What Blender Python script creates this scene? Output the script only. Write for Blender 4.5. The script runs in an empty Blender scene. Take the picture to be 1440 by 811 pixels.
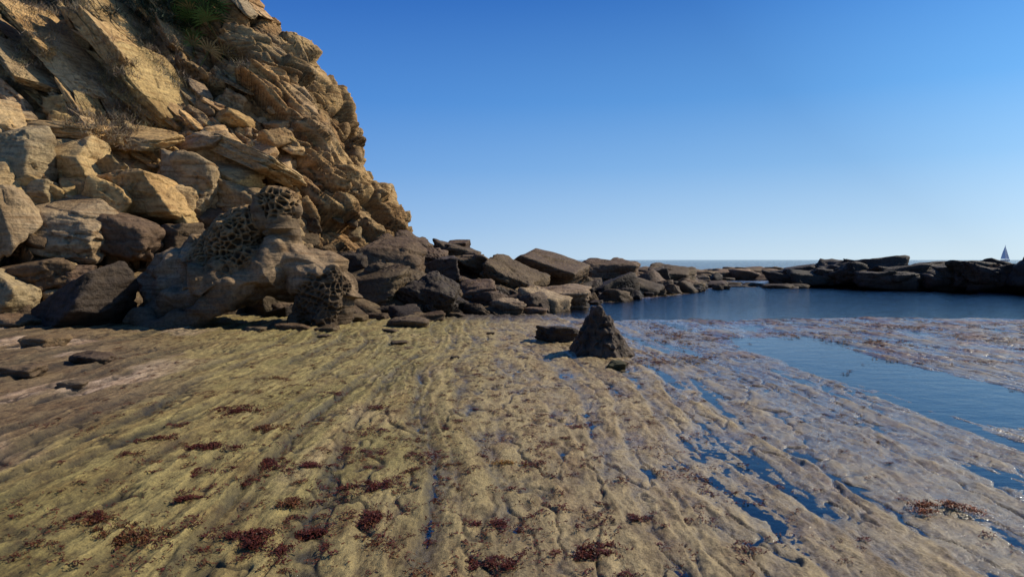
import bpy, math, random, bmesh
import numpy as np
from mathutils import Vector, Euler, Matrix
from mathutils.bvhtree import BVHTree
random.seed(7); rng=np.random.default_rng(7)
scene=bpy.context.scene
F=960.0; HOR=365.0; EYE=1.5
# ---------------------------------------------------------------- noise
G3=rng.normal(size=(256,3)).astype(np.float32); G3/=np.linalg.norm(G3,axis=1)[:,None]
def h32(ix,iy,iz,seed=0):
    h=(ix.astype(np.int64)*374761393+iy.astype(np.int64)*668265263+iz.astype(np.int64)*2147483647+seed*1274126177)&0xFFFFFFFF
    h=((h^(h>>13))*1274126177)&0xFFFFFFFF
    h=(h^(h>>16))
    h=(h*2246822519)&0xFFFFFFFF
    return h^(h>>15)
def noise(x,y,z=None,seed=0):
    x=np.asarray(x,np.float32);y=np.asarray(y,np.float32)
    flat=z is None
    z=np.zeros_like(x)+0.37 if z is None else np.asarray(z,np.float32)
    xi=np.floor(x).astype(np.int64);yi=np.floor(y).astype(np.int64);zi=np.floor(z).astype(np.int64)
    fx=(x-xi).astype(np.float32);fy=(y-yi).astype(np.float32);fz=(z-zi).astype(np.float32)
    w=lambda t:t*t*t*(t*(t*6-15)+10)
    u,v,q=w(fx),w(fy),w(fz)
    out=0
    for dx in (0,1):
        for dy in (0,1):
            for dz in ((0,) if flat else (0,1)):
                g=G3[h32(xi+dx,yi+dy,zi+dz,seed)&255]
                d=g[...,0]*(fx-dx)+g[...,1]*(fy-dy)
                if not flat: d=d+g[...,2]*(fz-dz)
                out=out+d*(u if dx else 1-u)*(v if dy else 1-v)*(1 if flat else (q if dz else 1-q))
    return out*1.5
def fbm(x,y,z=None,o=4,seed=0,g=0.5):
    s=0;a=1.0;f=1.0
    for i in range(o):
        s=s+a*noise(x*f,y*f,None if z is None else z*f,seed+i*17); a*=g; f*=2.03
    return s
def voro(px,py,pz,seed=0):
    xi=np.floor(px).astype(np.int64);yi=np.floor(py).astype(np.int64);zi=np.floor(pz).astype(np.int64)
    f1=np.full(px.shape,9.0,np.float32);f2=f1.copy();idh=np.zeros(px.shape,np.int64)
    vx=np.zeros(px.shape,np.float32);vy=vx.copy();vz=vx.copy()
    for dx in (-1,0,1):
        for dy in (-1,0,1):
            for dz in (-1,0,1):
                cx=xi+dx;cy=yi+dy;cz=zi+dz
                h=h32(cx,cy,cz,seed)
                ax=px-(cx+(h&1023)/1023.0);ay=py-(cy+((h>>10)&1023)/1023.0);az=pz-(cz+((h>>20)&1023)/1023.0)
                d=np.sqrt(ax*ax+ay*ay+az*az).astype(np.float32)
                m=d<f1
                f2=np.where(m,f1,np.minimum(f2,d)); f1=np.where(m,d,f1)
                idh=np.where(m,h,idh);vx=np.where(m,ax,vx);vy=np.where(m,ay,vy);vz=np.where(m,az,vz)
    return f1,f2,idh,vx,vy,vz
def rnd(idh,k):
    z=np.zeros_like(idh)
    return (h32(idh,z+k,z,5)&0xFFFF)/65535.0
def sst(a,b,x):
    t=np.clip((x-a)/(b-a),0,1); return t*t*(3-2*t)
# ---------------------------------------------------------------- mesh helpers
def mk(name,v,f,mat,col=None,smooth=True):
    v=np.ascontiguousarray(v,np.float32); f=np.ascontiguousarray(f,np.int32)
    me=bpy.data.meshes.new(name); k=f.shape[1]
    me.vertices.add(len(v)); me.vertices.foreach_set('co',v.ravel())
    me.loops.add(f.size); me.loops.foreach_set('vertex_index',f.ravel())
    me.polygons.add(len(f)); me.polygons.foreach_set('loop_start',np.arange(0,f.size,k,dtype=np.int32))
    me.polygons.foreach_set('loop_total',np.full(len(f),k,np.int32))
    me.update(calc_edges=True)
    if smooth: me.polygons.foreach_set('use_smooth',np.ones(len(f),bool))
    if col is not None:
        a=me.attributes.new('col','FLOAT_COLOR','POINT')
        c=np.ones((len(v),4),np.float32); c[:,:col.shape[1]]=col
        a.data.foreach_set('color',c.ravel())
    me.materials.append(mat)
    ob=bpy.data.objects.new(name,me); scene.collection.objects.link(ob)
    return ob
def gridfaces(nr,nc):
    i=np.arange((nr-1)*nc).reshape(nr-1,nc)[:,:-1].ravel()
    return np.stack([i,i+1,i+nc+1,i+nc],1)
# ---------------------------------------------------------------- materials
def newmat(name):
    m=bpy.data.materials.new(name); m.use_nodes=True; nt=m.node_tree; nt.nodes.clear()
    return m,nt
def N(nt,t,**k):
    n=nt.nodes.new(t)
    for a,b in k.items():
        if a in n.inputs.keys(): n.inputs[a].default_value=b
        else: setattr(n,a,b)
    return n
def ramp(nt,src,stops):
    r=nt.nodes.new('ShaderNodeValToRGB'); nt.links.new(src,r.inputs[0])
    el=r.color_ramp.elements
    while len(el)<len(stops): el.new(0.5)
    for e,(p,c) in zip(el,stops):
        e.position=p; e.color=(c,c,c,1) if not isinstance(c,tuple) else (*c,1)
    return r
def mulcol(nt,a,b):
    m=nt.nodes.new('ShaderNodeMix'); m.data_type='RGBA'; m.blend_type='MULTIPLY'; m.inputs[0].default_value=1
    nt.links.new(a,m.inputs[6]); nt.links.new(b,m.inputs[7]); return m.outputs[2]
def rock_mat(name,pits=0.5,bump=0.6,layer=0.5,rough=0.85,fine=1.0):
    m,nt=newmat(name); L=nt.links.new
    out=N(nt,'ShaderNodeOutputMaterial'); b=N(nt,'ShaderNodeBsdfPrincipled',Roughness=rough)
    b.inputs['Specular IOR Level'].default_value=0.2
    L(b.outputs[0],out.inputs[0])
    geo=N(nt,'ShaderNodeNewGeometry'); at=N(nt,'ShaderNodeAttribute',attribute_name='col')
    n1=N(nt,'ShaderNodeTexNoise',Scale=0.9,Detail=8.0,Roughness=0.6); L(geo.outputs['Position'],n1.inputs['Vector'])
    n2=N(nt,'ShaderNodeTexNoise',Scale=9.0*fine,Detail=10.0,Roughness=0.65); L(geo.outputs['Position'],n2.inputs['Vector'])
    mp=N(nt,'ShaderNodeMapping'); mp.inputs['Rotation'].default_value=(0.15,math.radians(-38),0.3); mp.inputs['Scale'].default_value=(0.6,0.6,7)
    L(geo.outputs['Position'],mp.inputs['Vector'])
    n3=N(nt,'ShaderNodeTexNoise',Scale=1.3,Detail=6.0,Roughness=0.6,Distortion=0.3); L(mp.outputs[0],n3.inputs['Vector'])
    r1=ramp(nt,n1.outputs[0],[(0.3,(0.62,0.54,0.44)),(0.5,(0.97,0.93,0.86)),(0.72,(1.22,1.2,1.15))])
    r2=ramp(nt,n2.outputs[0],[(0.3,0.5),(0.55,1.0),(0.8,1.28)])
    r3=ramp(nt,n3.outputs[0],[(0.3,(0.62,0.52,0.42)),(0.5,(1.0,1.0,1.0)),(0.7,(1.14,1.1,1.0))])
    c=mulcol(nt,at.outputs['Color'],r1.outputs[0]); c=mulcol(nt,c,r2.outputs[0]); c=mulcol(nt,c,r3.outputs[0])
    v=N(nt,'ShaderNodeTexVoronoi',Scale=7.0); L(geo.outputs['Position'],v.inputs['Vector'])
    pm=N(nt,'ShaderNodeTexNoise',Scale=0.55,Detail=2.0)
    L(geo.outputs['Position'],pm.inputs['Vector'])
    pmask=ramp(nt,pm.outputs[0],[(0.54,0.0),(0.6,1.0)])
    pr=ramp(nt,v.outputs['Distance'],[(0.12,1.0),(0.5,0.0)])
    mu=N(nt,'ShaderNodeMath',operation='MULTIPLY'); L(pr.outputs[0],mu.inputs[0]); L(pmask.outputs[0],mu.inputs[1])
    mu2=N(nt,'ShaderNodeMath',operation='MULTIPLY'); L(mu.outputs[0],mu2.inputs[0]); mu2.inputs[1].default_value=pits
    inv=N(nt,'ShaderNodeMath',operation='SUBTRACT'); inv.inputs[0].default_value=1; L(mu2.outputs[0],inv.inputs[1])
    c=mulcol(nt,c,inv.outputs[0]); L(c,b.inputs['Base Color'])
    def bmp(src,st,dist,prev=None,invert=False):
        q=N(nt,'ShaderNodeBump',Strength=st,Distance=dist); q.invert=invert; L(src,q.inputs['Height'])
        if prev: L(prev.outputs[0],q.inputs['Normal'])
        return q
    q=bmp(n3.outputs[0],layer,0.12)
    q=bmp(n1.outputs[0],bump*.7,0.3,q)
    q=bmp(n2.outputs[0],bump,0.07/fine,q)
    q=bmp(mu2.outputs[0],1.0,0.09,q,True)
    L(q.outputs[0],b.inputs['Normal'])
    return m
M_cliff=rock_mat('sandstone_cliff',pits=0.55,bump=0.8,layer=1.0)
M_block=rock_mat('sandstone_block',pits=0.35,bump=0.65,layer=0.55)
M_dark=rock_mat('tidal_rock',pits=0.45,bump=0.85,layer=0.4,rough=0.7)
M_taf=rock_mat('tafoni_rock',pits=0.0,bump=0.45,layer=0.7,fine=1.8)
# ground
m,nt=newmat('tidal_platform'); L=nt.links.new; M_ground=m
out=N(nt,'ShaderNodeOutputMaterial'); b=N(nt,'ShaderNodeBsdfPrincipled'); L(b.outputs[0],out.inputs[0])
geo=N(nt,'ShaderNodeNewGeometry'); at=N(nt,'ShaderNodeAttribute',attribute_name='col')
mp=N(nt,'ShaderNodeMapping'); mp.inputs['Scale'].default_value=(1,0.38,1); L(geo.outputs['Position'],mp.inputs['Vector'])
n1=N(nt,'ShaderNodeTexNoise',Scale=16.0,Detail=9.0,Roughness=0.68); L(mp.outputs[0],n1.inputs['Vector'])
n2=N(nt,'ShaderNodeTexNoise',Scale=75.0,Detail=6.0,Roughness=0.75); L(geo.outputs['Position'],n2.inputs['Vector'])
n4=N(nt,'ShaderNodeTexNoise',Scale=4.0,Detail=6.0,Roughness=0.7); L(mp.outputs[0],n4.inputs['Vector'])
r1=ramp(nt,n1.outputs[0],[(0.32,(0.48,0.43,0.36)),(0.5,(1,1,1)),(0.72,(1.35,1.3,1.22))])
r2=ramp(nt,n2.outputs[0],[(0.32,0.5),(0.5,1.0),(0.7,1.35)])
r4=ramp(nt,n4.outputs[0],[(0.35,(0.7,0.6,0.5)),(0.55,(1,1,1))])
c=mulcol(nt,at.outputs['Color'],r1.outputs[0]); c=mulcol(nt,c,r2.outputs[0]); c=mulcol(nt,c,r4.outputs[0]); L(c,b.inputs['Base Color'])
L(at.outputs['Alpha'],b.inputs['Roughness'])
q=N(nt,'ShaderNodeBump',Strength=0.8,Distance=0.03); L(n1.outputs[0],q.inputs['Height'])
q2=N(nt,'ShaderNodeBump',Strength=0.8,Distance=0.009); L(n2.outputs[0],q2.inputs['Height']); L(q.outputs[0],q2.inputs['Normal'])
L(q2.outputs[0],b.inputs['Normal'])
cw=N(nt,'ShaderNodeMapRange'); L(at.outputs['Alpha'],cw.inputs[0]); cw.inputs[1].default_value=.52;cw.inputs[2].default_value=.2;cw.inputs[3].default_value=0.0;cw.inputs[4].default_value=.8
L(cw.outputs[0],b.inputs['Coat Weight']); b.inputs['Coat Roughness'].default_value=.10; b.inputs['Coat IOR'].default_value=1.35
qc=N(nt,'ShaderNodeBump',Strength=0.75,Distance=0.025); L(n1.outputs[0],qc.inputs['Height']); L(qc.outputs[0],b.inputs['Coat Normal'])
b.inputs['Specular IOR Level'].default_value=.35
# water
m,nt=newmat('sea_water'); L=nt.links.new; M_water=m
out=N(nt,'ShaderNodeOutputMaterial'); geo=N(nt,'ShaderNodeNewGeometry')
mp=N(nt,'ShaderNodeMapping'); mp.inputs['Scale'].default_value=(0.8,1.5,1); L(geo.outputs['Position'],mp.inputs['Vector'])
w1=N(nt,'ShaderNodeTexNoise',Scale=2.6,Detail=5.0,Roughness=0.6,Distortion=0.4); L(mp.outputs[0],w1.inputs['Vector'])
w2=N(nt,'ShaderNodeTexNoise',Scale=14.0,Detail=3.0); L(mp.outputs[0],w2.inputs['Vector'])
sep=N(nt,'ShaderNodeSeparateXYZ'); L(geo.outputs['Position'],sep.inputs[0])
mr=N(nt,'ShaderNodeMapRange'); L(sep.outputs[1],mr.inputs[0])
mr.inputs[1].default_value=13;mr.inputs[2].default_value=24;mr.inputs[3].default_value=0.06;mr.inputs[4].default_value=0.45
q=N(nt,'ShaderNodeBump',Distance=0.16); L(w1.outputs[0],q.inputs['Height']); L(mr.outputs[0],q.inputs['Strength'])
q2=N(nt,'ShaderNodeBump',Distance=0.02); L(w2.outputs[0],q2.inputs['Height']); L(q.outputs[0],q2.inputs['Normal']); L(mr.outputs[0],q2.inputs['Strength'])
fr=N(nt,'ShaderNodeFresnel',IOR=1.7); L(q2.outputs[0],fr.inputs['Normal'])
gl=N(nt,'ShaderNodeBsdfGlossy',Roughness=0.06); L(q2.outputs[0],gl.inputs['Normal'])
tr=N(nt,'ShaderNodeBsdfTransparent'); tr.inputs[0].default_value=(0.86,0.94,0.98,1)
mx=N(nt,'ShaderNodeMixShader'); L(fr.outputs[0],mx.inputs[0]); L(tr.outputs[0],mx.inputs[1]); L(gl.outputs[0],mx.inputs[2]); L(mx.outputs[0],out.inputs[0])
def simple(name,attr=True,color=(0.1,0.1,0.1),rough=0.6,spec=.5):
    m,nt=newmat(name); out=N(nt,'ShaderNodeOutputMaterial'); b=N(nt,'ShaderNodeBsdfPrincipled',Roughness=rough)
    b.inputs['Specular IOR Level'].default_value=spec
    nt.links.new(b.outputs[0],out.inputs[0])
    geo=N(nt,'ShaderNodeNewGeometry'); n=N(nt,'ShaderNodeTexNoise',Scale=20.0,Detail=4.0); nt.links.new(geo.outputs['Position'],n.inputs['Vector'])
    r=ramp(nt,n.outputs[0],[(0.3,0.7),(0.7,1.25)])
    if attr:
        a=N(nt,'ShaderNodeAttribute',attribute_name='col'); src=a.outputs['Color']
    else:
        a=N(nt,'ShaderNodeRGB'); a.outputs[0].default_value=(*color,1); src=a.outputs[0]
    nt.links.new(mulcol(nt,src,r.outputs[0]),b.inputs['Base Color'])
    return m
M_weed=simple('wet_seaweed',rough=0.45,spec=.15); M_leaf=simple('plant_leaves',rough=0.6,spec=.2)
M_white=simple('sail_cloth',attr=False,color=(0.8,0.8,0.8)); M_hull=simple('hull_paint',attr=False,color=(0.6,0.62,0.65),rough=0.4)
# ---------------------------------------------------------------- ground
def lagoon(x,y):
    w=1.2*noise(x*0.22,y*0.22,seed=40)+0.5*noise(x*0.8,y*0.5,seed=41)
    edge=sst(0,4,(y-16.8)+w*1.1)
    line=sst(-0.5,2.0,x-(1.4+np.maximum(y-20,0)*0.62)+w*0.6)
    far=sst(48,60,y)
    return np.maximum(edge*line,far)
def macro(x,y):
    base=0.024+0.11*sst(0.2,-5.5,x)+0.10*sst(-5,-12,x)-.007*sst(0,2.5,x)
    base=base+0.05*fbm(x*.8,y*.6,o=3,seed=48)*sst(-2.5,-5,x)
    w=0.35*noise(x*0.6,y*0.3,seed=50)+0.12*noise(x*2.2,y*1.0,seed=51)+.05*noise(x*7,y*4,seed=52)
    pool=sst(0,0.4,x-3.9+w)*sst(0,0.4,(5.9+0.05*(y-8))-x+w)*sst(5.6,6.6,y+w)*sst(13.6,12.4,y+w)
    base=base-0.055*pool
    s=x+0.055*y
    pool2=sst(0.05,0.55,noise(s*1.5,y*0.30,seed=53)+.3*noise(s*4,y*1.4,seed=54))*sst(-0.8,1.2,x)
    base=base-0.018*pool2-0.003*sst(1,4,x)*sst(12,8,y)
    base=base-0.012*sst(12,15.5,y)*sst(1.5,3,x)*sst(-.1,.4,noise(x*.7,y*.9,seed=57))
    base=base+sst(5.4,6.6,x)*sst(7,9,y)*0.006
    lg=lagoon(x,y)
    base=base+0.1*sst(17,24,y)*sst(1,-2,x)*(1-lg)
    base=base-0.7*lg-1.2*sst(60,140,y)
    return base
def micro(x,y):
    wp=0.38*noise(x*0.45,y*0.14,seed=60)+0.10*noise(x*1.6,y*0.5,seed=61)+0.03*noise(x*5,y*2.5,seed=59)
    s=x+0.055*y+wp
    lm=0.55+0.45*sst(1.0,-2.0,x)
    ph=s/0.43+0.7*noise(x*0.8,y*0.3,seed=62)
    fr=ph-np.floor(ph)
    saw=np.where(fr<0.88,fr/0.88,(1-fr)/0.12)-0.5
    ph2=s/0.15+1.0*noise(x*1.2,y*0.45,seed=63); f2=ph2-np.floor(ph2)
    saw2=np.where(f2<0.8,f2/0.8,(1-f2)/0.2)-0.5
    am=sst(-0.6,0.3,noise(s*1.1,y*0.3,seed=64)+.25*noise(s*3,y*1.2,seed=58))
    am2=sst(-0.5,0.4,noise(s*1.8,y*0.7,seed=65))
    h=0.046*saw*lm*am+0.022*saw2*am2*lm
    ln=noise(s/0.12,y/0.30,seed=66)+0.6*noise(s/0.055,y/0.13,seed=67)
    h=h+0.010*ln
    cr=np.abs(noise(s/0.3,y/1.3,seed=68)+0.25*noise(s/0.1,y/0.2,seed=69))
    crack=np.exp(-(cr/0.045)**2)*sst(-.4,.2,noise(x*1.3,y*.6,seed=71))
    h=h-0.020*crack
    bl=fbm(x/0.35,y/0.5,o=3,seed=70)
    h=h+0.008*bl
    h=h+0.006*fbm(x/0.035,y/0.05,o=2,seed=75)
    led=sst(.84,.9,fr)*am*lm+.5*sst(.78,.88,f2)*am2*lm
    return h,crack,led
ys=np.concatenate([np.linspace(-8,2.4,40),2.5*np.exp(np.linspace(0,math.log(20/2.5),880)),
    20*np.exp(np.linspace(0,math.log(5),150))[1:],100*np.exp(np.linspace(0,math.log(80),30))[1:]])
NC=1150; us=np.linspace(-1,1,NC); us=us*(0.75+0.25*us**2)
hw=np.maximum(ys,2.5)*1.05+3.5
X=(us[None,:]*hw[:,None]); Y=np.repeat(ys[:,None],NC,1)
x=X.ravel();y=Y.ravel()
mac=macro(x,y); h,crack,led=micro(x,y); z=mac+h*sst(120,40,y)
col=np.zeros((len(x),4),np.float32)
def lerp(a,b,t): return a*(1-t[:,None])+np.array(b)[None,:]*t[:,None]
c=np.tile(np.array([0.33,0.24,0.11]),(len(x),1))
big=fbm(x*0.5,y*0.25,o=3,seed=80); med=fbm(x*2.5,y*1.0,o=3,seed=84)
c=lerp(c,(0.17,0.12,0.055),sst(-0.1,0.6,med+0.3*big)*0.5)
alg=sst(1.0,-2.0,x+0.6*big+0.25*med)*sst(-0.8,0.1,big+0.6*med+0.45)
c=lerp(c,(0.30,0.23,0.072),alg*0.9)
gg=sst(0.0,0.5,noise(x*0.9+3,y*0.5,seed=90)+0.4*med)*sst(0.5,-1,x)
c=lerp(c,(0.20,0.16,0.042),gg*0.5)
lft=sst(-0.6,-1.2,(x+0.5*big)/np.maximum(y,1)*2.2+0.15)*sst(-3.0,-4.0,x+0.3*big)
c=lerp(c,(0.18,0.115,0.058),lft*0.85)
pink=lft*sst(0.2,0.45,noise(x*1.0,y*0.5,seed=95)+0.3*med)
c=lerp(c,(0.46,0.33,0.22),pink*0.85)
rt=sst(1.5,5,x+big)
c=lerp(c,(0.21,0.155,0.08),rt*0.6)
weedm=sst(0.1,0.45,fbm(x*1.4,y*0.9,o=4,seed=99)+0.10)*sst(2.0,4.5,x)*sst(8.5,11,y)
c=lerp(c,(0.17,0.08,0.035),weedm*0.75)
c=lerp(c,(0.07,0.05,0.032),sst(15.5,18,y)*sst(2,0,x-.6*np.maximum(y-20,0)))
z=z+weedm*0.012*(0.6+fbm(x*8,y*8,o=2,seed=103))*(y<22)
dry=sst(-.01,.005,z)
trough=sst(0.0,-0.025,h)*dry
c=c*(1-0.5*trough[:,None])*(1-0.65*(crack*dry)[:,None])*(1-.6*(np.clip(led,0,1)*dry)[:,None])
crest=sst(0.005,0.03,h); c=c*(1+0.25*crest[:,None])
c=lerp(c,(0.27,0.26,0.21),sst(0.0,-.03,z)*.8)
c=lerp(c,(0.03,0.09,0.17),sst(-0.1,-0.4,z))
col[:,:3]=c
wet=sst(0.04,0.0,z)*0.6+0.42*sst(0,3.5,x+.5*big)
rough=0.72-0.52*wet-0.12*sst(0,0.5,noise(x*2,y,seed=104)); col[:,3]=np.clip(rough,0.16,0.9)
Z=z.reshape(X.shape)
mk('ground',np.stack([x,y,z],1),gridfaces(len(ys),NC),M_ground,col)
def gz(x,y):
    r=int(np.clip(np.searchsorted(ys,y)-1,0,len(ys)-2)); h_=max(y,2.5)*1.05+3.5
    cidx=int(np.clip(np.interp(x/h_,us,np.arange(NC)),0,NC-1)); return float(Z[r,cidx])
wv=np.array([[-9000,-20,0],[9000,-20,0],[9000,8000,0],[-9000,8000,0]],float)
mk('sea_water',wv,np.array([[0,1,2,3]]),M_water,smooth=False)
# ---------------------------------------------------------------- cliff
foot=np.array([[-30,4],[-20,9.5],[-11.5,14.8],[-8.5,17.2],[-5.9,20.5],[-4.0,24],[-3.4,27],[-4.2,31],[-8,37],[-16,44]],float)
inn=np.array([[-.25,1],[-.3,1],[-.4,.95],[-.55,.85],[-.75,.6],[-.95,.25],[-1,.02],[-1,0],[-1,-.05],[-.9,-.1]],float)
slo=np.array([1.15,1.1,1.05,1.0,0.83,0.58,0.51,0.51,0.6,0.7])
seg=np.concatenate([[0],np.cumsum(np.linalg.norm(np.diff(foot,axis=0),axis=1))])
NU,NV=1050,600
t=np.linspace(0,seg[-1],NU)
def ci(k,wd=31):
    a=np.interp(t,seg,k); pad=np.pad(a,wd,mode='edge'); ker=np.hanning(2*wd+1); ker/=ker.sum()
    return np.convolve(pad,ker,'valid')
fx,fy,ix,iy,sl=[ci(k) for k in (foot[:,0],foot[:,1],inn[:,0],inn[:,1],slo)]
nl=np.hypot(ix,iy); ix/=nl; iy/=nl
hh=np.linspace(-0.6,19,NV)
off=np.interp(hh,[-0.6,0,2.3,4.3,6.3,8.3,9.6,10.5,12,19],[-0.5,0,1.2,2.3,3.3,4.4,6.0,7.0,8.0,13])/0.57
P=np.zeros((NV,NU,3))
P[...,0]=fx[None]+ix[None]*off[:,None]*sl[None]
P[...,1]=fy[None]+iy[None]*off[:,None]*sl[None]
P[...,2]=hh[:,None]
du=np.gradient(P,axis=1);dv=np.gradient(P,axis=0)
nr=np.cross(du,dv); nr/=np.linalg.norm(nr,axis=2)[...,None]
x,y,z=[P[...,i].ravel() for i in range(3)]
wx=0.3*fbm(x*.35,y*.35,z*.35,o=2,seed=1);wz=0.3*fbm(x*.35+9,y*.35,z*.35,o=2,seed=3)
dip=math.radians(38)
a=(x+wx)*math.cos(dip)-(z+wz)*math.sin(dip); cc=(x+wx)*math.sin(dip)+(z+wz)*math.cos(dip)+0.25*y; bb=y-0.2*x
f1,f2,idh,vx,vy,vz=voro(a/3.0,bb/2.4,cc/1.0,11)
d1=(rnd(idh,1)-.5)*2.1+(rnd(idh,2)-.5)*1.9*vx+(rnd(idh,3)-.5)*1.9*vy+(rnd(idh,4)-.3)*1.9*vz
cr1=np.exp(-(f2-f1)/0.035)
t1=rnd(idh,9)
f1,f2,idh,vx,vy,vz=voro(a/1.3+3,bb/0.9,cc/0.28,12)
d2=(rnd(idh,1)-.5)*0.6+(rnd(idh,2)-.5)*.7*vx+(rnd(idh,3)-.5)*.7*vy+(rnd(idh,4)-.3)*.7*vz
cr2=np.exp(-(f2-f1)/0.05)
f1,f2,idh,vx,vy,vz=voro(a/.5+3,bb/.4,cc/0.12,13)
d3=(rnd(idh,1)-.5)*0.2+(rnd(idh,4)-.5)*.2*vz
lay=noise(cc/0.11,a*0.3,bb*0.3,seed=14)
lay2=noise(cc/0.35,a*0.12,bb*0.2,seed=16)
d=d1*0.68+d2*0.65+d3*0.5-0.38*cr1-0.15*cr2+0.06*fbm(x,y,z,o=5,seed=15)+0.05*lay+0.14*lay2
d*=sst(-0.6,1.5,z)*0.85+0.15
Pf=P.reshape(-1,3)+nr.reshape(-1,3)*d[:,None]
zz=Pf[:,2]
c=np.tile(np.array([0.49,0.325,0.145]),(len(zz),1))
tone=0.74+0.44*t1
c=lerp(c,(0.38,0.205,0.08),sst(-.2,.5,fbm(x*.4,y*.4,z*.4,o=3,seed=21))*0.7)
c=lerp(c,(0.38,0.29,0.18),sst(0.1,.5,fbm(x*.6,y*.6,z*.6,o=3,seed=25))*0.45)
c=c*tone[:,None]*(1-0.65*cr1[:,None])*(1-0.45*cr2[:,None])
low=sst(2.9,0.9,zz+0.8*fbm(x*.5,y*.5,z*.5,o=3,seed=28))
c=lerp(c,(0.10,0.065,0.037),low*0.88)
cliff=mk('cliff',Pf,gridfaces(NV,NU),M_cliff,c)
bvh=BVHTree.FromObject(cliff,bpy.context.evaluated_depsgraph_get())
EYEV=Vector((0,0,EYE))
def cast(px,py):
    dr=Vector(((px-720)/F,1,(HOR-py)/F)).normalized()
    r=bvh.ray_cast(EYEV,dr)
    return r[0],r[1]
# ---------------------------------------------------------------- rocks
def ico(sub):
    bm=bmesh.new(); bmesh.ops.create_icosphere(bm,subdivisions=sub,radius=1)
    v=np.array([q.co[:] for q in bm.verts]); f=np.array([[q.index for q in g.verts] for g in bm.faces]); bm.free()
    return v/np.linalg.norm(v,axis=1)[:,None],f
ICO={s:ico(s) for s in (3,4,5,6)}
def rockverts(seed,sub,box=0.75,p=16,extra=6,bed=0.03,rough=0.06,chipk=1.0):
    r=np.random.default_rng(seed); D,Fc=ICO[sub]
    ns=[];ds=[]
    for ax in range(3):
        for s in (-1,1):
            n=np.zeros(3);n[ax]=s; n+=r.normal(size=3)*0.18; ns.append(n/np.linalg.norm(n)); ds.append(box*r.uniform(.8,1.12))
    for k in range(extra):
        n=r.normal(size=3); ns.append(n/np.linalg.norm(n)); ds.append(r.uniform(.76,1.0)*(box+0.2))
    ns=np.array(ns);ds=np.array(ds)
    q=np.maximum(D@ns.T,1e-4)/ds[None]
    R=(q**p).sum(1)**(-1/p)
    v=D*R[:,None]
    o=r.uniform(-50,50,3)
    nn=fbm(v[:,0]*1.6+o[0],v[:,1]*1.6+o[1],v[:,2]*1.6+o[2],o=4 if sub<5 else 5,seed=seed%97)
    ly=noise(v[:,2]*9+o[2],v[:,0]*.8+o[0],v[:,1]*.8,seed=3)
    f1,f2,idh,vx,vy,vz=voro(v[:,0]*1.7+o[0],v[:,1]*1.7+o[1],v[:,2]*2.6+o[2],seed%31)
    chip=(rnd(idh,1)-.5)*0.13+(rnd(idh,2)-.5)*.22*vx+(rnd(idh,3)-.5)*.22*vz-0.05*np.exp(-(f2-f1)/.05)
    hor=1-np.abs(D[:,2])
    v=v*(1+rough*nn+bed*ly*hor+chip*chipk)[:,None]
    return v,Fc
LIB={}
def lib(kind,i,sub):
    k=(kind,i,sub)
    if k not in LIB:
        s=i*13+{'ang':100,'rnd':500}[kind]
        LIB[k]=rockverts(s,sub,box=0.72,p=60 if kind=='ang' else 14,extra=5 if kind=='ang' else 7,rough=0.035 if kind=='ang' else 0.09,chipk=.8 if kind=='ang' else 1.1)
    return LIB[k]
class Acc:
    def __init__(s): s.v=[];s.f=[];s.c=[];s.n=0
    def add(s,v,f,c):
        s.v.append(v);s.f.append(f+s.n);s.n+=len(v)
        c=np.asarray(c,float)
        s.c.append(np.tile(c,(len(v),1)) if c.ndim==1 else c)
    def build(s,name,mat,smooth=True):
        return mk(name,np.concatenate(s.v),np.concatenate(s.f),mat,np.concatenate(s.c),smooth)
def rotm(rx,ry,rz): return np.array(Euler((rx,ry,rz)).to_matrix())
def tint(c,v,s=0.12):
    k=1+random.uniform(-v,v); return np.array([c[0]*k*(1+random.uniform(-s,s)*.4),c[1]*k,c[2]*k*(1+random.uniform(-s,s))])
TAN=(0.47,0.315,0.15); GREY=(0.33,0.24,0.135); BRN=(0.13,0.088,0.05); DRK=(0.065,0.047,0.032)
def place(acc,pos,size,rot,color,kind='ang',sub=4,i=None):
    i=random.randrange(12) if i is None else i
    v,f=lib(kind,i,sub)
    v=(v*np.array(size)[None])@rotm(*rot).T+np.array(pos)[None]
    cz=np.tile(np.asarray(color,float),(len(v),1))
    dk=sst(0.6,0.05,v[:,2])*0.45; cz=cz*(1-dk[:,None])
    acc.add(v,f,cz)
blocks=[ (28,228,48,1.0,10,GREY,'ang'),(112,245,54,.85,5,TAN,'ang'),(195,280,60,.6,-8,TAN,'ang'),(268,258,46,.95,12,GREY,'rnd'),
 (322,250,44,.4,18,TAN,'ang'),(360,230,62,.22,24,TAN,'ang'),(222,135,66,.28,50,TAN,'ang'),(160,75,60,.22,52,TAN,'ang'),
 (50,100,70,.2,42,GREY,'ang'),(95,188,64,.2,8,TAN,'ang'),(205,200,48,.25,10,TAN,'ang'),(290,208,36,.4,-20,GREY,'ang'),
 (95,318,66,.5,12,GREY,'ang'),(12,310,40,.9,70,GREY,'ang'),(175,335,42,.75,20,BRN,'rnd'),(50,275,36,.5,0,GREY,'ang'),
 (340,285,44,.55,10,GREY,'rnd'),(5,420,40,1.1,30,GREY,'ang'),(65,385,42,.6,-8,BRN,'rnd'),(80,60,70,.14,47,TAN,'ang'),(250,60,50,.2,52,TAN,'ang'),
 (240,340,40,.6,5,BRN,'ang'),(118,105,56,.2,50,TAN,'ang'),(25,150,50,.3,45,GREY,'ang'),(180,40,60,.16,50,TAN,'ang'),(155,250,30,.6,-30,GREY,'ang'),(240,300,36,.4,10,TAN,'ang'),(145,205,40,.25,-6,TAN,'ang')]
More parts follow.
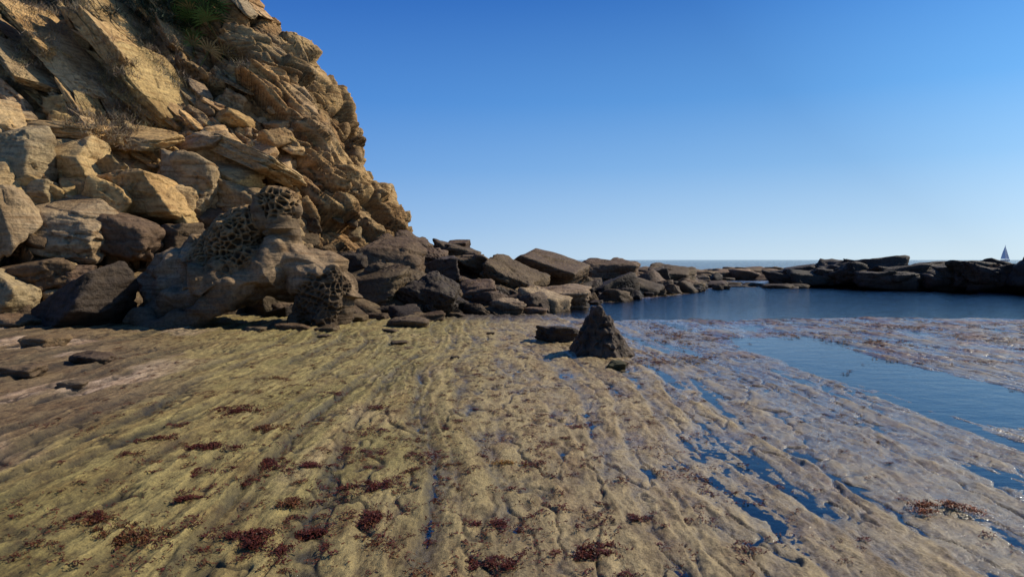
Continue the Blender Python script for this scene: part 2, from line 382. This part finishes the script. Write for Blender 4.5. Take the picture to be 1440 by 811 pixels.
for k,(px,py,hwp,asp,tilt,colr,kind) in enumerate(blocks):
    p,n=cast(px,py)
    if p is None: continue
    s=hwp/F*p.y/0.78
    acc=Acc()
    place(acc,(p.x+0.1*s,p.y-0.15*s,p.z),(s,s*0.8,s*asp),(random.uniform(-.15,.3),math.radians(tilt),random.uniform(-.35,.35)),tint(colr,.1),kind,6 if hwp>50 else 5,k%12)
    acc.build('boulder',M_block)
acc=Acc()
for k in range(620):
    px=random.uniform(-350,500);py=random.uniform(150,440)
    if py<px-235 and px>300: continue
    if px>430 and py<300: continue
    p,n=cast(px,py)
    if p is None: continue
    s=random.choice([.15,.2,.25,.3,.4,.5,.65])*(1.2 if py<300 else .9)
    cl=TAN if py<300 else (GREY if random.random()<.3 else BRN)
    place(acc,(p.x+n.x*.1*s,p.y+n.y*.1*s,p.z-.05),(s,s*random.uniform(.6,1),s*random.uniform(.25,.8)),(random.uniform(-.4,.4),random.uniform(-.2,.9),random.uniform(-1.5,1.5)),tint(cl,.18),'ang' if random.random()<.8 else 'rnd',4 if s>.35 else 3)
acc.build('talus_rocks',M_block)
acc=Acc()
for k in range(80):
    px=random.uniform(-150,370);py=random.uniform(-30,215)
    if 240<px<330 and py<85: continue
    p,n=cast(px,py)
    if p is None: continue
    s=random.uniform(.45,1.25)
    place(acc,(p.x,p.y-.1*s,p.z),(s,s*.6,s*random.uniform(.10,.22)),(random.uniform(-.1,.35),math.radians(random.gauss(45,9)),random.uniform(-.3,.3)),tint(TAN if random.random()<.7 else GREY,.22),'ang',4 if s<.8 else 5)
acc.build('rock_slabs',M_block)
# boulder belt
front=[(-13,12.6),(-10,14.2),(-7.5,15.0),(-3.3,15.9),(-0.4,18.0),(1.6,20.3),(6.3,28.5),(11.6,35.5)]
FX=[q[0] for q in front]; FY=[q[1] for q in front]
acc=Acc(); yy=12.0
while yy<62:
    st=0.55+0.011*yy if yy<40 else 1.3
    xx=-15.0
    while xx<14:
        X0=xx+random.uniform(-.5,.5)*st; Y0=yy+random.uniform(-.5,.5)*st
        xx+=st
        fd=Y0-float(np.interp(X0,FX,FY))
        if fd<0: continue
        if X0<-4.4 and Y0>22: continue
        if -9.2<X0<-3.6 and 13<Y0<16.2: continue
        if X0>11.5 and Y0<42+(X0-11.5)*2: continue
        if Y0>45 and random.random()<.35: continue
        big=random.random()
        s=random.uniform(.22,.45) if big<.55 else random.uniform(.45,.8)
        if big>.93 and fd>2: s=random.uniform(.9,1.2)
        s*=1+0.006*Y0
        if fd<0.8: s*=.7
        pile=0.5*sst(0,4,np.array(fd))*sst(3,-3,np.array(X0))+0.1
        zc=max(gz(X0,Y0),-.1)*0.6+float(pile)*random.uniform(.2,1.1)
        r=random.random()
        cl=BRN if r<.6 else (DRK if r<.85 else GREY)
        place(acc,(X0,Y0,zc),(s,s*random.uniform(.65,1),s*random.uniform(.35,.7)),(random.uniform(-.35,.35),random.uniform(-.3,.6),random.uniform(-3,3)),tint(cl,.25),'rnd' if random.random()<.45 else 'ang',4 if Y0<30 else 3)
    yy+=st*.85
acc.build('shore_boulders',M_dark)
for k,(px,py,hwp,asp,tilt,dd,cl) in enumerate([(545,368,50,.6,12,19.5,BRN),(610,420,38,.75,20,17.6,DRK),(520,408,50,.55,-6,17.8,BRN),(645,362,40,.5,14,25,BRN),
   (765,383,64,.36,8,26,BRN),(785,420,50,.32,-4,21.5,GREY),(720,400,40,.6,10,23,BRN),(560,400,40,.6,25,18.5,BRN),(920,398,28,.7,-25,33,DRK),(860,388,40,.5,5,32,BRN),(680,378,44,.4,30,24,BRN),
   (715,433,26,.5,0,18.6,GREY),(575,452,26,.35,0,16,GREY),(670,415,36,.5,-8,20,BRN),(105,430,64,.62,-22,13.6,DRK),(490,380,36,.8,-10,19,DRK),(640,348,22,.4,-12,26,BRN),(885,405,26,.5,10,31,BRN),(945,392,30,.5,-5,36,BRN),
   (592,368,34,.6,14,23,BRN),(615,380,32,.6,-14,21,DRK),(575,350,26,.7,30,24.5,BRN)]):
    s=hwp/F*dd/0.76; acc=Acc()
    place(acc,((px-720)/F*dd,dd+.3*s,EYE+(HOR-py)/F*dd),(s,s*.9,s*asp),(0.1,math.radians(tilt),random.uniform(-.4,.4)),tint(cl,.1),'rnd' if k%2 else 'ang',5,(k*5)%12)
    acc.build('boulder',M_dark)
acc=Acc()
for k in range(300):
    u=random.random()**.8
    rx=np.interp(u,[0,.5,1],[16.6,24,38]); ry=np.interp(u,[0,.5,1],[41,31.5,24])
    o=random.uniform(-2.2,3.5); X0=rx+random.uniform(-1,1)+o*.35; Y0=ry+o
    s=random.uniform(.6,1.4); tgt=1.5*(1-abs(o)/5.5)*min(1,.7+u*3)
    place(acc,(X0,Y0,tgt*random.uniform(.3,.74)),(s*1.25,s,min(s*.5,.7)),(random.uniform(-.2,.2),random.uniform(-.15,.3),random.uniform(-.6,.6)),tint((0.065,0.05,0.036),.25),'rnd' if random.random()<.5 else 'ang',4)
acc.build('rock_ridge',M_dark)
acc=Acc()
for k in range(260):
    X0=random.uniform(4,26);Y0=random.uniform(50,72)
    s=random.uniform(.5,1.3)
    place(acc,(X0,Y0,random.uniform(-.1,.35)),(s*1.5,s,s*.5),(0,random.uniform(-.1,.2),random.uniform(-.6,.6)),tint((0.2,0.13,0.07),.25),'rnd',3)
for k in range(75):
    X0=random.uniform(9,16);Y0=random.uniform(36,50)
    s=random.uniform(.2,.7)
    place(acc,(X0,Y0,random.uniform(-.15,.1)),(s*1.5,s,s*.4),(0,0,random.uniform(-.6,.6)),tint(BRN,.25),'rnd',3)
acc.build('reef_rocks',M_dark)
# ---------------------------------------------------------------- standing pointed rock
D,Fc=ICO[6]
def hull(planes,p=40):
    q=0
    for n,dd in planes:
        n=np.array(n,float); n/=np.linalg.norm(n); q=q+(np.maximum(D@n,1e-4)/dd)**p
    return D*(q**(-1/p))[:,None]
d0=10.7
v=hull([((-1,-.1,.50),.30),((1,-.2,.80),.33),((-.25,-1,.40),.28),((.2,1,.35),.3),((0,0,-1),.22),((.8,-.9,.5),.36),((-.15,0,1),.50)],p=50)
o=fbm(v[:,0]*4,v[:,1]*4,v[:,2]*4,o=6,seed=31,g=.6); f1,f2,idh,vx,vy,vz=voro(v[:,0]*5.5,v[:,1]*5.5,v[:,2]*5.5,35)
v=v+D*(0.04*o+(rnd(idh,1)-.5)*.05+(rnd(idh,2)-.5)*.10*vx+(rnd(idh,3)-.5)*.10*vz-.02*np.exp(-(f2-f1)/.06))[:,None]
zs=v[:,2].min(); sc=0.86/(v[:,2].max()-zs); v=v*sc; v[:,2]-=v[:,2].min()+0.06
wd=v[:,0].max()-v[:,0].min(); v[:,0]*=1.04/wd
v[:,0]-=(v[:,0].max()+v[:,0].min())/2
v+=np.array([(850-720)/F*d0,d0,0.0])
mk('pointed_rock',v,Fc,M_dark,np.tile(np.array(DRK)*1.6,(len(v),1)))
acc=Acc(); place(acc,((787-720)/F*12.3,12.4,.14),(.5,.4,.24),(0,.02,.1),np.array(DRK)*1.4,'rnd',5,3); acc.build('flat_rock',M_dark)
acc=Acc(); place(acc,((869-720)/F*9.3,9.3,.05),(.165,.13,.085),(0,0,.1),np.array([.13,.12,.05]),'rnd',4,5); acc.build('pebble',M_dark)
acc=Acc()
for (px,py,hwp) in [(531,452,18),(548,470,12),(603,452,26),(640,446,14),(575,461,30),(690,440,24),(500,455,20),(462,470,16),(720,436,22),(752,440,20),(415,470,20),(560,487,12),(575,492,8),(130,520,30),(60,498,30),(640,505,6),(690,470,6),(455,478,10),(360,474,12),(110,462,30),(20,470,40),(70,462,24),(160,462,22),(30,540,30),(100,560,20)]:
    dd=EYE*F/(py-HOR)*0.985; s=hwp/F*dd/.75
    place(acc,((px-720)/F*dd,dd,gz((px-720)/F*dd,dd)+.06*s),(s,s*.8,s*.32),(0,random.uniform(-.1,.1),random.uniform(-.4,.4)),tint(BRN,.25)*1.7,'rnd',4)
acc.build('beach_stones',M_dark)
# ---------------------------------------------------------------- tafoni rock
D0=14.3;K=D0/F
def W(px,py,dy=0.0): return np.array([(px-720)*K,D0+dy,EYE+(HOR-py)*K])
chains=[
 [(225,452,.2,.38),(265,425,.1,.5),(315,395,.1,.58),(360,380,.2,.52),(395,370,.25,.42)],
 [(200,455,.5,.35),(225,415,.8,.55),(280,380,.9,.8),(350,370,.8,.75),(420,395,.7,.55)],
 [(205,448,-.3,.22),(235,462,-.6,.2),(290,446,-.6,.2),(335,412,-.4,.22),(380,378,-.15,.28),(392,345,.05,.2)],
 [(245,425,-.2,.18),(285,398,-.35,.18),(325,380,-.25,.2),(360,362,-.05,.2)],
 [(318,362,.25,.46),(322,340,.3,.52),(336,320,.35,.42),(350,306,.35,.28)],
 [(290,352,.4,.34),(300,325,.45,.3),(325,306,.4,.26)],
 [(280,372,.3,.42),(300,385,.15,.42),(260,395,.3,.4)],
 [(372,385,.25,.42),(390,350,.25,.27),(397,318,.22,.2),(390,295,.18,.26),(402,280,.18,.22),(380,278,.2,.2)],
 [(368,305,.15,.18),(372,290,.15,.2),(412,294,.2,.14)],
 [(400,368,.2,.36),(432,378,.1,.30),(466,384,0,.24),(478,398,0,.18)],
 [(428,392,.1,.36),(452,408,.05,.36),(428,432,.05,.28),(452,445,.0,.26),(472,402,0,.22),(418,450,.1,.22)],
 [(440,380,.5,.45),(470,410,.5,.4),(460,440,.5,.4)],
 [(200,430,.5,.3),(185,405,.9,.35),(235,375,1.0,.45)],
]
bm=bmesh.new()
for ch in chains:
    for (a0,b0) in zip(ch[:-1],ch[1:]):
        for tt in np.linspace(0,1,7)[:-1] if b0 is not ch[-1] else np.linspace(0,1,7):
            p0=W(*a0[:3]);p1=W(*b0[:3]); p=p0*(1-tt)+p1*tt; r=a0[3]*(1-tt)+b0[3]*tt
            bmesh.ops.create_icosphere(bm,subdivisions=3,radius=r,matrix=Matrix.Translation(Vector(p))@Matrix.Diagonal((1,1.05,.95,1)))
me=bpy.data.meshes.new('tmp'); bm.to_mesh(me); bm.free()
ob=bpy.data.objects.new('tmp',me); scene.collection.objects.link(ob)
md=ob.modifiers.new('r','REMESH'); md.mode='VOXEL'; md.voxel_size=0.018
ms=ob.modifiers.new('s','SMOOTH'); ms.iterations=70; ms.factor=0.6
dg=bpy.context.evaluated_depsgraph_get(); ev=ob.evaluated_get(dg); em=ev.to_mesh()
v=np.zeros(len(em.vertices)*3,np.float32); em.vertices.foreach_get('co',v); v=v.reshape(-1,3).astype(float)
nn=np.zeros(len(em.vertices)*3,np.float32); em.vertices.foreach_get('normal',nn); nn=nn.reshape(-1,3)
li=np.zeros(len(em.loops),np.int32); em.loops.foreach_get('vertex_index',li)
f=li.reshape(-1,4)
bpy.data.objects.remove(ob)
und=fbm(v[:,0]*1.1,v[:,1]*1.1,v[:,2]*1.1,o=4,seed=52,g=.45)
und2=fbm(v[:,0]*3,v[:,1]*3,v[:,2]*3,o=3,seed=59)
def near(px,py,r,dy=.2):
    c=W(px,py,dy); return sst(r*1.2,r*.9,np.linalg.norm((v-c)*np.array([1,.6,1]),axis=1)+.15*und+.08*und2)
mA=np.clip(near(316,333,.86)+near(390,284,.42),0,1)
mB=np.clip(near(450,425,.50,-.1)+near(472,400,.3,0),0,1)*.7
mask=np.clip(mA+mB,0,1)
f1,f2,idh,vx,vy,vz=voro(v[:,0]/.9+v[:,2]*.5,v[:,1]/.9,v[:,2]/.6-v[:,0]*.3,61)
edge=sst(0,.25,f2-f1)
fac=((rnd(idh,1)-.5)*.22+(rnd(idh,2)-.5)*.38*vx+(rnd(idh,3)-.5)*.38*vz)*edge
w1=.10*und2
f1,f2,idh,vx,vy,vz=voro(v[:,0]/.125+w1,v[:,1]/.125,v[:,2]/.105-w1,51)
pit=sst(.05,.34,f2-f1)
pd=0.05+0.085*rnd(idh,1)
flow=noise((v[:,0]*.75+v[:,2])*3.2+.6*und,v[:,1]*1.0,v[:,0]*.4,seed=55)
flow2=1-2*np.abs(noise((v[:,0]*.75+v[:,2])*1.5+.5*und,v[:,1]*1.2,v[:,0]*.3,seed=56))
v=v+nn*(0.10*und+.03*und2+(0.03*flow+0.10*flow2)*(1-.6*mask)+fac*(1-.6*mask)-mask*pit*pd+.04*mA)[:,None]
c=np.tile(np.array([0.31,0.22,0.13]),(len(v),1))
c=lerp(c,(0.15,0.105,0.06),sst(-.15,.4,und+.3*und2)*.9)
c=lerp(c,(0.31,0.20,0.095),mA*.85)
c=lerp(c,(0.12,0.082,0.045),np.clip(mB*1.6,0,1)*.8)
c=c*(1-.82*(mask*pit)[:,None])  # pit shade painted into the colour so the holes look deeper
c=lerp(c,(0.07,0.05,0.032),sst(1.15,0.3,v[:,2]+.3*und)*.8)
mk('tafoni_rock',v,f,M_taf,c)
# ---------------------------------------------------------------- seaweed
acc=Acc()
def ribbon(acc,p,ang,ln_,w,colr,lift=.03,seg=5,curl=.9):
    pts=[];a=ang;q=np.array(p,float)
    for i in range(seg):
        pts.append((q.copy(),a)); a+=random.uniform(-curl,curl)
        q=q+np.array([math.cos(a),math.sin(a),0])*ln_/seg
        q[2]=p[2]+lift*random.uniform(0,1)
    vs=[]
    for i,(q,a) in enumerate(pts):
        ww=w*(1-.6*i/seg); tz=random.uniform(-.7,.7)
        dx=np.array([-math.sin(a),math.cos(a),tz])*ww*.5
        vs+= [q-dx,q+dx]
    fs=np.array([[2*i,2*i+1,2*i+3,2*i+2] for i in range(seg-1)])
    acc.add(np.array(vs),fs,colr)
def clump(x,y,rx,ry,n,colr,w=.008,ln_=.07,h=.03,z=None):
    z=max(gz(x,y),0.0) if z is None else z
    offs=np.random.default_rng(int(abs(x*1000+y*77))).normal(size=(7,2))*.75
    for i in range(n):
        o=random.choice(offs); a=random.uniform(0,6.28); r=abs(random.gauss(0,.30))
        px=x+(o[0]*.85+math.cos(a)*r)*rx; py=y+(o[1]*.7+math.sin(a)*r)*ry
        k=max(0,1-((px-x)/rx)**2*.6-((py-y)/ry)**2*.6)
        ribbon(acc,(px,py,z+.003+h*k*random.random()),random.uniform(0,6.28),ln_*random.uniform(.5,1.2),w*random.uniform(.6,1.4),tint(colr,.5,.3),lift=h*.5)
RED=(0.078,0.020,0.011);BRR=(0.095,0.036,0.013)
for (px,py,wp,n,cl) in [(357,773,40,620,RED),(435,757,30,520,RED),(525,738,34,480,RED),(255,716,18,200,RED),(298,640,30,440,RED),(372,660,42,560,RED),(425,668,22,200,RED),
   (335,585,28,360,RED),(320,592,26,220,RED),(375,612,30,300,BRR),(410,723,24,220,BRR),(697,745,24,200,RED),(828,780,28,320,RED),(695,803,24,240,RED),(340,688,16,80,RED),
   (270,675,18,160,RED),(225,632,26,240,RED),(125,742,26,240,RED),(200,770,44,300,BRR),(150,760,32,220,BRR),(510,692,26,220,RED),(545,688,20,160,RED),(525,580,26,220,RED),(490,640,24,160,RED),
   (470,563,22,170,RED),(715,655,20,110,(.2,.10,.02)),(755,655,18,80,RED),(805,600,26,140,RED),(770,628,16,60,RED),(600,645,24,170,RED),(580,668,16,90,BRR),(535,612,22,130,RED),(895,735,18,110,RED),
   (1335,720,32,460,(.17,.055,.02)),(330,560,26,190,BRR),(380,540,28,200,BRR),(250,610,22,140,RED),(610,702,16,60,BRR),(180,655,16,80,RED),(890,603,10,30,RED),(770,588,12,40,RED)]:
    dd=EYE*F/(py-HOR)*.985; r=wp/F*dd
    clump((px-720)/F*dd,dd,r,r*.8,n,cl,w=.007,ln_=.05,h=.028 if n>200 else .014)
for k in range(1200):
    y0=3.1*math.exp(random.random()*1.5); x0=random.gauss(-.7,1.5)*(.5+y0*.13)
    r=random.uniform(.025,.085); clump(x0,y0,r,r*random.uniform(.6,1.6),int(random.uniform(5,30)),random.choice([RED,BRR,RED]),w=.007,ln_=.04,h=.012)
for k in range(1000):
    y0=random.uniform(9.5,17.5); x0=random.uniform(1.5,y0*.85)
    if noise(np.array([x0*.7]),np.array([y0*.5]),seed=99)[0]<-.05: continue
    zz0=gz(x0,y0)
    if zz0<-.005: continue
    r=random.uniform(.06,.22); clump(x0,y0,r,r*.8,14,random.choice([RED,(.15,.07,.025),(.16,.10,.035)]),w=.014,ln_=.11,h=.018,z=max(zz0,0))
acc.build('seaweed',M_weed,smooth=False)
# ---------------------------------------------------------------- vegetation
def blades(acc,p,n,spread,ln_,w,colr,upb=.6,cv=.3):
    for i in range(n):
        d=np.array([random.gauss(0,1),random.gauss(0,1),abs(random.gauss(0,1))+upb]); d/=np.linalg.norm(d)
        b=np.array(p)+np.array([random.gauss(0,1),random.gauss(0,1),random.gauss(0,.5)])*spread
        s=np.cross(d,[random.gauss(0,1),random.gauss(0,1),random.gauss(0,1)]); s/=np.linalg.norm(s)+1e-6
        l=ln_*random.uniform(.5,1.3)
        acc.add(np.array([b-s*w*.5,b+s*w*.5,b+d*l+s*w*.12+np.array([0,0,-.05*l]),b+d*l-s*w*.12+np.array([0,0,-.05*l])]),np.array([[0,1,2,3]]),tint(colr,cv,.2))
dg=bpy.context.evaluated_depsgraph_get()
def cast2(px,py):
    dr=Vector(((px-720)/F,1,(HOR-py)/F)).normalized()
    ok,loc,nrm,_,_,_=scene.ray_cast(dg,EYEV,dr)
    return (loc,nrm) if ok and loc.y>14 else (None,None)
scr=Acc()
for (px,py,wp,hp,n) in [(60,18,50,25,50),(165,105,22,40,34),(185,160,24,24,30),(175,190,30,12,24),(45,90,18,24,12),(235,85,22,30,30),(215,50,20,30,28),(120,12,30,10,18),(262,120,14,20,16),(-60,60,60,60,30),(330,95,14,14,8),(70,60,20,20,12),(130,175,20,14,14)]:
    for k in range(n):
        p,nn_=cast2(random.gauss(px,wp*.55),random.gauss(py,hp*.55))
        if p is None: continue
        blades(scr,p,55,.15,.20,.014,random.choice([(.2,.14,.08),(.15,.105,.06),(.23,.17,.10),(.12,.10,.045)]))
scr.build('dry_scrub',M_leaf,smooth=False)
pal=Acc()
for k in range(44):
    p,nn_=cast2(random.gauss(292,17),random.gauss(38,22))
    if p is None: continue
    base=np.array(p); up=np.array([random.gauss(.1,.7),-.6+random.gauss(0,.4),random.uniform(.3,1.1)]); up/=np.linalg.norm(up)
    hub=base+up*random.uniform(.3,.8)
    s=np.cross(up,[random.gauss(0,.3),.6,1]); s/=np.linalg.norm(s)+1e-6
    pal.add(np.array([base-s*.015,base+s*.015,hub+s*.01,hub-s*.01]),np.array([[0,1,2,3]]),np.array([.05,.08,.02]))
    colr=tint(random.choice([(.07,.13,.03),(.04,.075,.02),(.13,.19,.05),(.2,.15,.06),(.025,.045,.015)]),.3)
    nrm=np.cross(s,up)
    for j in range(11):
        a=-1.6+3.2*j/10; d=up*math.cos(a)+s*math.sin(a)+nrm*.15; l=random.uniform(.5,.75)
        t_=np.cross(d,nrm); t_/=np.linalg.norm(t_)+1e-6; mid=hub+d*l*.5; tip=hub+d*l+np.array([0,0,-.1])
        pal.add(np.array([hub,mid+t_*.03,tip,mid-t_*.03]),np.array([[0,1,2,3]]),colr)
for k in range(70):
    p,nn_=cast2(random.gauss(240,30),random.gauss(10,12))
    if p is not None: blades(pal,p,60,.2,.25,.03,random.choice([(.035,.045,.018),(.05,.055,.025),(.03,.03,.015)]))
pal.build('dwarf_fan_palm',M_leaf,smooth=False)
# ---------------------------------------------------------------- sailboat
ds=900; sx=(1413-720)/F*ds
emp=bpy.data.objects.new('sailboat',None); emp.location=(sx,ds,0); scene.collection.objects.link(emp)
def part(name,v,f,mat):
    me=bpy.data.meshes.new(name); me.from_pydata(v,[],f); me.materials.append(mat); o=bpy.data.objects.new(name,me); scene.collection.objects.link(o); o.parent=emp; return o
hv=[];hf=[]
for i,xx in enumerate(np.linspace(-6.5,6.5,9)):
    w=1.9*max(.05,1-abs(xx/6.6)**2.5); hv+=[(xx,-w,1.5+.03*xx),(xx,-w*.6,.2),(xx,0,-.3),(xx,w*.6,.2),(xx,w,1.5+.03*xx)]
for i in range(8):
    for j in range(4): a=i*5+j; hf.append((a,a+1,a+6,a+5))
    hf.append((i*5,i*5+5,i*5+9,i*5+4))
part('hull',hv,hf,M_hull)
part('mast',[(-.15,-.15,1.2),(.15,-.15,1.2),(.15,.15,1.2),(-.15,.15,1.2),(-.08,-.08,21),(.08,-.08,21),(.08,.08,21),(-.08,.08,21)],[(0,1,5,4),(1,2,6,5),(2,3,7,6),(3,0,4,7),(4,5,6,7)],M_hull)
# sails sheeted out towards the sun so their faces are lit
part('mainsail',[(-.2,0,2.4),(-3.6,3.8,2.5),(-2.2,2.3,11),(-.2,.02,20.4)],[(0,1,2,3)],M_white)
part('jib',[(.3,0,18),(5.4,-.4,1.9),(.8,2.4,2.4)],[(0,1,2)],M_white)
# ---------------------------------------------------------------- light, sky, camera
AZ,EL=math.radians(68),math.radians(40)
dirv=Vector((math.sin(AZ)*math.cos(EL),math.cos(AZ)*math.cos(EL),math.sin(EL)))
w=bpy.data.worlds.new('World'); scene.world=w; w.use_nodes=True; nt=w.node_tree; L=nt.links.new
bg=nt.nodes['Background']; sky=nt.nodes.new('ShaderNodeTexSky'); sky.sky_type='NISHITA'; sky.sun_disc=False
sky.sun_elevation=EL; sky.sun_rotation=AZ; sky.air_density=1.0; sky.dust_density=0.3; sky.ozone_density=3.0; sky.altitude=0
tc=N(nt,'ShaderNodeTexCoord'); sp=N(nt,'ShaderNodeSeparateXYZ'); L(tc.outputs['Generated'],sp.inputs[0])
el=ramp(nt,sp.outputs[2],[(0.0,(.54,.75,.95)),(0.05,(.38,.62,.93)),(0.13,(.20,.45,.86)),(0.22,(.09,.31,.77)),(0.36,(.025,.155,.57)),(1.0,(.008,.055,.26))])
vm=N(nt,'ShaderNodeVectorMath',operation='DOT_PRODUCT'); L(tc.outputs['Generated'],vm.inputs[0]); vm.inputs[1].default_value=dirv
gm=ramp(nt,vm.outputs['Value'],[(0.1,(.76,.83,.93)),(0.65,(1.25,1.14,1.03)),(1.0,(3.0,2.4,1.8))])
cl=mulcol(nt,el.outputs[0],gm.outputs[0])
sc_=N(nt,'ShaderNodeVectorMath',operation='SCALE'); L(cl,sc_.inputs[0]); sc_.inputs['Scale'].default_value=1/0.09
mxs=N(nt,'ShaderNodeMix'); mxs.data_type='RGBA'; mxs.inputs[0].default_value=0.92; L(sky.outputs[0],mxs.inputs[6]); L(sc_.outputs[0],mxs.inputs[7])
L(mxs.outputs[2],bg.inputs[0]); bg.inputs[1].default_value=0.085
sd=bpy.data.lights.new('sun','SUN'); sd.energy=5.0; sd.angle=math.radians(.5); sd.color=(1,.92,.78)
so=bpy.data.objects.new('sun',sd); scene.collection.objects.link(so)
so.rotation_euler=dirv.to_track_quat('Z','Y').to_euler()
cam=bpy.data.cameras.new('camera'); co=bpy.data.objects.new('camera',cam); scene.collection.objects.link(co)
cam.lens=24; cam.sensor_width=36; cam.clip_end=20000; cam.clip_start=.05
co.location=(0,0,EYE); co.rotation_euler=(math.radians(90-2.41),0,0); scene.camera=co
scene.view_settings.view_transform='Standard'; scene.view_settings.look='None'; scene.view_settings.exposure=0
